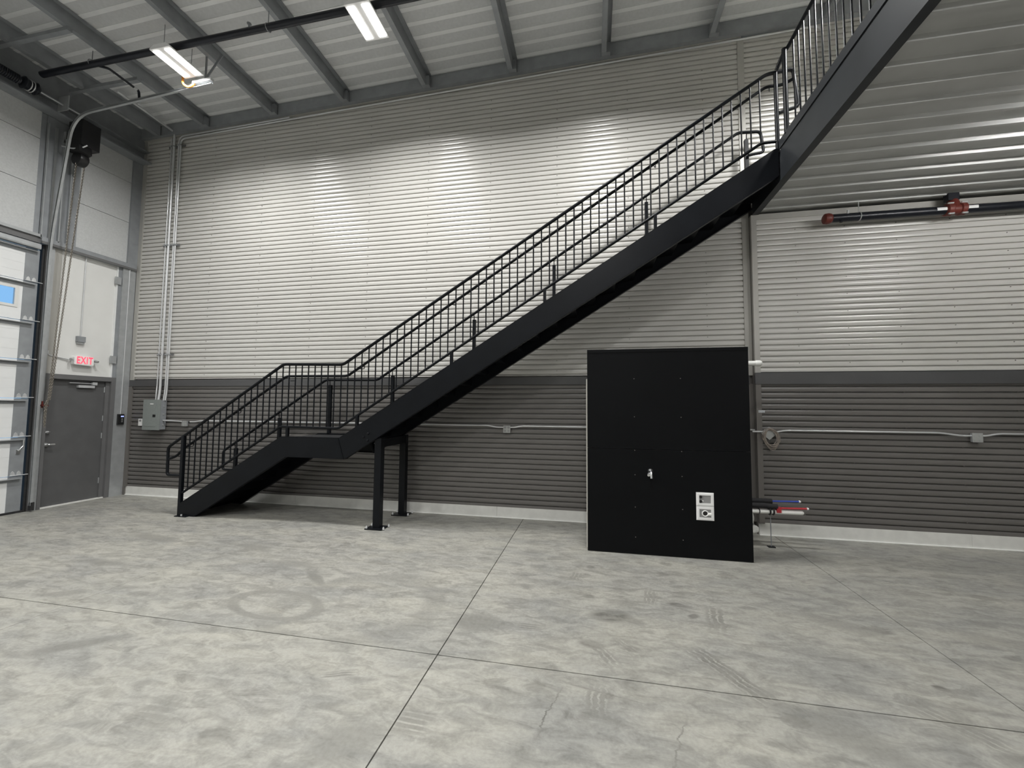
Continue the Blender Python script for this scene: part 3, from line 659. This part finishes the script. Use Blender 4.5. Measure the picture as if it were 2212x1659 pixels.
MB().cyl((2.185, PV + .03, .008), (2.185, PV + .03, .42), .006, 8).build('rod', 'galvanized_dull', cl, True)
box('foot', (2.145, PV + .0, 0), (2.225, PV + .06, .01), 'black_steel', cl)
for x in (2.165, 2.205): MB().tube([(x, PV + .034 * math.cos(a * math.pi / 8), .45 + .040 * math.sin(a * math.pi / 8)) for a in range(16)], .010, 6, closed=True).build('clamp', 'plastic_black', cl, True)
tr = one('drain_trap', arc([(1.6, PV + .11, .395), (1.975, PV + .11, .395), (1.985, PV + .11, .30), (1.92, PV + .12, .24), (1.93, PV + .12, .23), (2.06, PV + .12, .185), (1.98, PV + .12, .165), (1.6, PV + .12, .165)], .06, 5), .043, 'pvc', 'curved white plastic drain trap near the floor beside the black panel', 'pipe trap')
MB().tube([(1.985, PV + .11, .285), (1.965, PV + .112, .262)], .047, 14).build('coupling', 'plate_grey', tr, True)
# ---------------------------------------------------------------- sprinkler main under the mezzanine
sp = empty('sprinkler_pipe', (3.1, 6.12, 4.30), 'black sprinkler pipe with red couplings along the top of the wall under the mezzanine', 'pipe')
SY, SZ = 6.10, 4.305
MB().cyl((3.10, SY, SZ), (9.0, SY, SZ - .02), .053, 16).build('pipe', 'pipe_black', sp, True)
MB().tube([(3.075, SY, SZ), (3.09, SY, SZ), (3.13, SY, SZ), (3.16, SY, SZ), (3.175, SY, SZ)], [.045, .066, .072, .066, .055], 16).build('end_coupling', 'coupling_red', sp, True)
tee = MB().tube([(4.46, SY, SZ), (4.475, SY, SZ), (4.525, SY, SZ), (4.54, SY, SZ - .0), (4.61, SY, SZ), (4.62, SY, SZ), (4.67, SY, SZ), (4.685, SY, SZ)], [.058, .078, .078, .062, .062, .078, .078, .058], 16).tube([(4.575, SY, SZ), (4.575, SY + .02, SZ + .09), (4.575, SY + .03, SZ + .12)], [.06, .06, .055], 14).build('tee_coupling', 'coupling_red', sp, True)
tee.name = 'tee_coupling'
for x in (4.50, 4.645):
    for s in (-1, 1): MB().tube([(x - .03, SY - .05, SZ + s * .068), (x + .03, SY - .05, SZ + s * .068)], .011, 8).build('coupling_bolt', 'conduit', tee, True)
for x0, x1 in ((4.35, 4.458), (4.688, 4.79)):
    MB().prism([(SY + .0545 * math.cos(a), SZ + .0545 * math.sin(a)) for a in [math.radians(160 + k * 10) for k in range(5)]] + [(SY + .050 * math.cos(a), SZ + .050 * math.sin(a)) for a in [math.radians(200 - k * 10) for k in range(5)]], x0, x1, 0).build('pipe_label', 'plastic_white', sp)
MB().tube([(3.50, SY + .056 * math.cos(a * math.pi / 10), SZ + .056 * math.sin(a * math.pi / 10)) for a in range(20)], .006, 6, closed=True).cyl((3.50, SY, SZ + .05), (3.50, SY, 4.51), .005, 6).build('hanger', 'conduit', sp, True)
MB().cyl((3.36, SY - .02, SZ + .04), (3.36, SY - .03, SZ + .085), .016, 8).build('sprinkler_head', 'conduit', sp, True)
MB().cyl((3.27, SY - .03, SZ - .04), (3.27, SY - .035, SZ - .075), .018, 8).build('outlet_plug', 'pipe_black', sp, True)
MB().box((4.50, SY - .02, SZ + .12), (4.62, SY + .06, 4.52)).build('beam_clamp', 'pipe_black', sp)
# ---------------------------------------------------------------- electrical
YW = YB - .045          # conduits stand just off the siding ribs
ep = empty('breaker_panel', (-8.12, YB, 1.26), 'grey metal breaker panel on the dark corrugated wall under the conduits', 'electrical panel')
EX0, EX1, EZ0, EZ1 = -8.325, -7.935, 1.255, 1.825
box('enclosure', (EX0 + .01, YB - .135, EZ0 + .012), (EX1 - .012, YB - .021, EZ1 - .012), 'galvanized_dull', ep)
cv = box('cover', (EX0, YB - .150, EZ0), (EX1, YB - .134, EZ1), 'panel_grey', ep)
MB().box((EX0 + .06, YB - .154, EZ0 + .07), (EX1 - .075, YB - .149, EZ1 - .06)).build('panel_door', 'panel_grey', cv)
box('latch', (-8.085, YB - .160, 1.50), (-8.025, YB - .153, 1.545), 'plastic_black', cv)
box('name_label', (-8.16, YB - .156, 1.735), (-8.085, YB - .153, 1.752), 'plastic_white', cv)
for z in (1.35, 1.55, 1.70): MB().cyl((EX1 - .012, YB - .07, z), (EX1 - .006, YB - .07, z), .017, 10).build('knockout', 'galvanized', ep)
tt = empty('thermostat', (-8.49, YB, 1.4), 'white plastic thermostat with dark display beside the grey breaker panel', 'thermostat')
box('case', (-8.562, YB - .045, 1.325), (-8.425, YB - .021, 1.458), 'plastic_white', tt)
box('display', (-8.544, YB - .048, 1.405), (-8.492, YB - .044, 1.442), 'box_inner', tt)
box('button', (-8.549, YB - .049, 1.345), (-8.514, YB - .044, 1.368), 'pvc', tt)
kp = empty('card_reader', (XL, 6.21, 1.34), 'black door keypad with small blue display beside the grey walk door', 'keypad')
box('case', (XL, 6.160, 1.345), (XL + .035, 6.262, 1.545), 'plastic_black', kp)
box('display', (XL + .034, 6.205, 1.490), (XL + .037, 6.252, 1.512), 'display_blue', kp)
for z in (1.455, 1.43, 1.40): box('button', (XL + .034, 6.215, z - .006), (XL + .037, 6.240, z + .006), 'plate_grey', kp)
def cond(name, pts, r, label, rad=.15, seg=6, group=None):
    o = tube(name, arc(pts, rad, seg), r, 'conduit', None, 10); tag(o, label, 'conduit', group); return o
zc = trim_z(-7.9) - .055
cond('conduit', [(XL + .008, 6.215, 4.40), (XL + .008, 6.215, 1.54)], .008, 'thin white conduit running down to the black door keypad')
cond('conduit', [(-8.165, YW, 7.0), (-8.165, YW, 2.10), (-8.15, YW - .02, 1.95), (-8.15, YW - .02, 1.81)], .011, 'thinnest conduit at the left of the four rising from the breaker panel', .06, 4, 'conduits above the breaker panel')
cond('conduit', [(-8.09, YW - .02, 1.81), (-8.09, YW, 2.0), (-8.10, YW, 6.98), (-8.10, YW, 7.12), (-8.10, 5.3, 7.17)], .021, 'thickest conduit above the breaker panel, bending out under the roof', .2, 8, 'conduits above the breaker panel')
c1 = [(-7.972, YW - .02, 1.81), (-7.972, YW, 2.0), (-7.985, YW, trim_z(-7.98) - .05), (-5.5, YW, trim_z(-5.5) - .05)]
c2 = [(-7.93, YW - .02, 1.81), (-7.93, YW, 2.0), (-7.94, YW, trim_z(-7.93) - .10), (3.26, YW, trim_z(3.26) - .058), (3.26, YW, 4.99)]
cond('conduit', c1, .013, 'left conduit of the pair turning along the top edge of the wall', .12, 6, 'conduits above the breaker panel')
cond('conduit', c2, .014, 'right conduit of the pair following the whole top edge of the wall', .12, 6, 'conduits above the breaker panel')
for z, where in ((6.83, 'topmost, near the roof'), (4.83, 'middle of three'), (2.69, 'lowest, just above the dark band')):
    s = empty('strut_clamp', (-8.05, YW, z), 'short dark strut clamp holding the wall conduits, ' + where, 'conduit clamp', 'conduit clamps')
    box('strut', (-8.24, YB - .030, z - .02), (-7.85, YB - .020, z + .02), 'frame_grey', s)
    for x in (-8.165, -8.10, -7.98, -7.935): box('saddle', (x - .022, YW - .026, z - .012), (x + .022, YW + .02, z + .012), 'galvanized', s)
# horizontal conduit with outlet boxes
ZC = 1.432
cond('conduit', [(-7.94, YW - .03, 1.435), (-7.80, YW, 1.432), (-7.52, YW, 1.418)], .012, 'short conduit between the breaker panel and the first outlet box', .06, 4)
cond('conduit', [(-7.36, YW, 1.415), (-7.25, YW, 1.415), (-7.12, YW, 1.438), (-1.62, YW, 1.438), (-1.50, YW, 1.412), (-1.385, YW, 1.412)], .012, 'long horizontal conduit on the dark siding passing behind the staircase', .08, 4)
cond('conduit', [(-1.275, YW, 1.412), (-1.20, YW, 1.414), (-1.10, YW, 1.436), (2.23, YW, 1.434)], .012, 'horizontal conduit running behind the black panel', .06, 4)
YV = YR - .036
cond('conduit', [(2.17, YV, 1.415), (2.30, YV, 1.415)], .012, 'short conduit stub between the black panel and the cable coil', .02, 2)
cond('conduit', [(2.42, YV, 1.408), (2.47, YV, 1.412), (2.585, YV, 1.438), (4.37, YV, 1.438), (4.58, YV, 1.406), (4.70, YV, 1.406)], .012, 'horizontal conduit on the right dark siding between cable coil and outlet box', .08, 4)
cond('conduit', [(4.80, YV, 1.408), (4.86, YV, 1.408), (4.99, YV, 1.438), (9.0, YV, 1.438)], .012, 'horizontal conduit leaving the right-hand outlet box', .06, 4)
def outlet(x0, x1, z0, z1, y, label, mat='plate_grey', face=True):
    o = empty('outlet_box', ((x0 + x1) / 2, y, z0), label, 'outlet box', 'outlet boxes on the dark siding')
    box('box', (x0, y - .055, z0), (x1, y - .021, z1), 'galvanized', o)
    pl = box('cover_plate', (x0 - .003, y - .058, z0 - .003), (x1 + .003, y - .054, z1 + .003), mat, o)
    cx_, cz_ = (x0 + x1) / 2, (z0 + z1) / 2
    for sx in (-.26, .26):
        for sz in (-.25, .25):
            px, pz = cx_ + sx * (x1 - x0), cz_ + sz * (z1 - z0)
            MB().tube([(px, y - .058, pz), (px, y - .062, pz)], .019, 10).build('receptacle', 'box_inner' if face else mat, pl)
    return o
outlet(-7.53, -7.43, 1.335, 1.43, YB, 'grey outlet box between the breaker panel and the stair rail')
outlet(-1.383, -1.276, 1.33, 1.435, YB, 'grey four-outlet box on the dark siding under the staircase')
outlet(4.70, 4.805, 1.33, 1.44, YR, 'grey outlet box on the dark siding near the right edge', 'plate_grey', False)
jb = empty('junction_box', (2.37, YR, 1.33), 'tilted square grey cover plate on a junction box with cable hung on it', 'junction box')
box('box', (2.32, YR - .038, 1.35), (2.42, YR - .021, 1.45), 'galvanized', jb)
MB().obox((2.378, YR - .043, 1.396), (.0, .003, 0), (.0515, 0, .046), (-.0515, 0, .046)).build('cover_plate', 'plate_grey', jb)
box('connector', (2.302, YR - .05, 1.408), (2.328, YR - .02, 1.436), 'plastic_white', jb)
cc = MB()
for k in range(11):
    a0, b0 = .072 + .036 * random.random(), .108 + .048 * random.random(); cx0, cz0 = 2.392 + random.uniform(-.018, .018), 1.455 - b0 + random.uniform(-.012, .012); ph = random.uniform(-.3, .3)
    pts = []
    for i in range(22):
        t = 2 * math.pi * i / 22; px = a0 * math.cos(t); pz = b0 * math.sin(t) * (1 + .06 * math.cos(t + k))
        pts.append((cx0 + px * math.cos(ph) - pz * math.sin(ph) + .018 * math.sin(t) * -1, YR - .052 - .006 * (k % 3) - .006 * math.sin(2 * t + k), cz0 + px * math.sin(ph) + pz * math.cos(ph)))
    cc.tube(pts, .0042, 6, closed=True)
tag(cc.build('cable_coil', 'cable', None, True), 'coil of thin brown cable hanging around the tilted junction plate', 'cable')
tag(box('sticker', (2.262, YR - .0165, 1.677), (2.342, YR - .014, 1.710), 'sticker'), 'small pale printed sticker on the wall trim above the cable coil', 'sticker')
# exit sign and box above the door
ex = empty('exit_sign', (X0, 5.58, 2.41), 'white emergency exit sign with red letters above the grey walk door', 'exit sign')
MB().prism([(5.452, 2.42), (5.70, 2.412), (5.718, 2.43), (5.718, 2.555), (5.70, 2.570), (5.452, 2.572), (5.436, 2.556), (5.436, 2.436)], X0 - .05, X0 + .03, 0).build('housing', 'plastic_white', ex)
box('face', (X0 + .029, 5.462, 2.425), (X0 + .033, 5.70, 2.562), 'pvc', ex)
for y, s in ((5.40, -1), (5.755, 1)):
    MB().tube([(X0 - .03, y - s * .03, 2.50), (X0 + .01, y, 2.505), (X0 + .05, y + s * .02, 2.495)], [.014, .022, .018], 10).build('lamp_head', 'box_inner', ex, True)
fc_ = bpy.data.curves.new('exit_letters', 'FONT'); fc_.body = 'EXIT'; fc_.size = .165; fc_.extrude = .002; fc_.offset = .003; fc_.space_character = 1.12; fc_.align_x = 'CENTER'; fc_.align_y = 'CENTER'
tmp = bpy.data.objects.new('tmp', fc_); COL.objects.link(tmp); bpy.context.view_layer.update()
em = bpy.data.meshes.new_from_object(tmp.evaluated_get(bpy.context.evaluated_depsgraph_get())); bpy.data.objects.remove(tmp)
em.materials.clear(); em.materials.append(MAT['exit_red']); fo = bpy.data.objects.new('exit_letters', em); COL.objects.link(fo); fo.parent = ex
fo.location = Vector((X0 + .035, 5.583, 2.496)) - ORG[ex]; fo.rotation_euler = (math.pi / 2, 0, math.pi / 2); fo.scale = (.64, 1.05, 1)
cond('conduit', [(X0 - .04, 5.12, 2.62), (X0 - .04, 5.12, 2.545), (X0 - .03, 5.39, 2.50)], .010, 'small conduit feeding the exit sign from the jamb', .05, 4)
jx = empty('wall_box', (X0, 5.54, 2.79), 'small grey box on the white panel above the exit sign', 'junction box')
box('box', (X0 - .055, 5.482, 2.825), (X0 + .0, 5.598, 2.925), 'galvanized_dull', jx); box('sensor_base', (X0 - .055, 5.495, 2.79), (X0 - .015, 5.592, 2.825), 'galvanized', jx)
cond('conduit', [(X0 - .04, 5.545, 4.38), (X0 - .04, 5.545, 2.92)], .010, 'conduit dropping from the girt to the small grey box', .02, 2)
# ---------------------------------------------------------------- under the roof
PYm, PZm = 4.53, 6.90
sm = empty('sprinkler_main', (-5.0, PYm, PZm), 'long black sprinkler main crossing under the roof purlins', 'pipe')
MB().cyl((-8.45, PYm, PZm - .02), (6.0, PYm - .02, PZm + .05), .045, 14).build('pipe', 'pipe_black', sm, True)
for x in (-7.45, -4.35, -1.3, 1.75):
    MB().tube([(x, PYm + .05 * math.cos(a * math.pi / 8), PZm + .05 * math.sin(a * math.pi / 8)) for a in range(16)], .006, 6, closed=True).cyl((x, PYm, PZm + .05), (x, PYm, trim_z(x) + .02), .006, 6).build('hanger', 'galvanized_dull', sm, True)
MB().tube([(-4.66, PYm, PZm + .04), (-4.66, PYm, PZm + .10), (-4.66, PYm, PZm + .11), (-4.66, PYm, PZm + .12)], [.012, .012, .03, .03], 8).build('sprinkler_head', 'galvanized_dull', sm, True)
br = empty('sprinkler_branch', (-7.4, 4.9, 6.8), 'short black sprinkler branch pipe with silver tape beside the door track', 'pipe')
MB().tube(arc([(-7.40, 4.55, 6.88), (-7.25, 4.62, 6.86), (-7.28, 5.06, 6.86), (-7.28, 5.08, 6.70)], .03, 3), .018, 8).build('arm', 'pipe_black', br, True)
for y in (4.70, 4.84, 4.98): MB().cyl((-7.275, y, 6.86), (-7.277, y + .05, 6.86), .0205, 8).build('tape', 'conduit', br, True)
MB().tube([(-7.28, 5.08, 6.72), (-7.28, 5.08, 6.66), (-7.28, 5.08, 6.64)], [.014, .012, .026], 8).build('sprinkler_head', 'conduit', br, True)
def high_bay(x, y, z, label, hang=None, strips=2, power=1.0):
    o = empty('high_bay_light', (x, y, z), label, 'light', 'high bay lights')
    MB().prism([(x - .17, z + .01), (x + .17, z + .01), (x + .17, z + .03), (x + .10, z + .075), (x - .10, z + .075), (x - .17, z + .03)], y - .26, y + .26).build('housing', 'plastic_white', o)
    for s in (-1, 1):
        cx_ = x + s * .10
        MB().box((cx_ - .05, y - .225, z), (cx_ + .05, y + .225, z + .012)).build('lens', 'lens', o)
    for s in ((-1, 1) if strips == 2 else (0,)):
        ld = bpy.data.lights.new('strip_light', 'AREA'); ld.shape = 'RECTANGLE'; ld.size = .098 if strips == 2 else .298; ld.size_y = .448; ld.energy = LAMP * power * (1 if strips == 2 else 2); ld.spread = SPREAD
        ld.color = (1.0, .995, .975); lo_ = bpy.data.objects.new('strip_light', ld); COL.objects.link(lo_); lo_.parent = o
        lo_.location = (s * .10, 0, -.002)
    zz = hang if hang is not None else trim_z(x) + .02
    for s in (-1, 1): MB().cyl((x, y + s * .2, z + .07), (x, y + s * .2, zz), .004, 6).build('hanger_wire', 'galvanized_dull', o)
    return o
ZL = 6.72
high_bay(-5.955, 4.615, ZL, 'lit twin-strip high bay light beside the end of the overhead door track')
high_bay(-2.865, 4.555, ZL, 'lit twin-strip high bay light against the black sprinkler main above the staircase')
high_bay(.17, 4.48, ZL, 'lit high bay light at the top edge between the stairs and the second light')
for x, y, where in ((3.25, 4.6, 'over the mezzanine by its rail'), (7.2, 4.6, 'far along the mezzanine'), (-5.95, 0, 'second row, by the overhead door'), (-2.87, 0, 'second row, middle of the hall'),
                    (.17, 0, 'second row, over the photographer'), (-5.0, -4.6, 'last row, by the overhead door'), (-.5, -4.6, 'last row, behind the photographer')):
    high_bay(x, y, ZL, 'lit high bay light outside the photo, ' + where, None, 1)
for x, y, where in ((5.2, 3.75, 'near the sprinkler pipe'), (5.2, -.6, 'beside the photographer')):
    o = empty('strip_lamp', (x, y, 4.3), 'lit bare strip lamp under the mezzanine, outside the photo, ' + where, 'light', 'strip lamps')
    MB().box((x - .6, y - .05, 4.38), (x + .6, y + .05, 4.44)).build('housing', 'plastic_white', o)
    MB().cyl((x - .58, y, 4.345), (x + .58, y, 4.345), .03, 12).build('lamp_tube', 'tube_lamp', o, True)
    for q in (-.5, .5): MB().cyl((x + q, y, 4.44), (x + q, y, 4.51), .004, 6).build('hanger_wire', 'galvanized_dull', o)
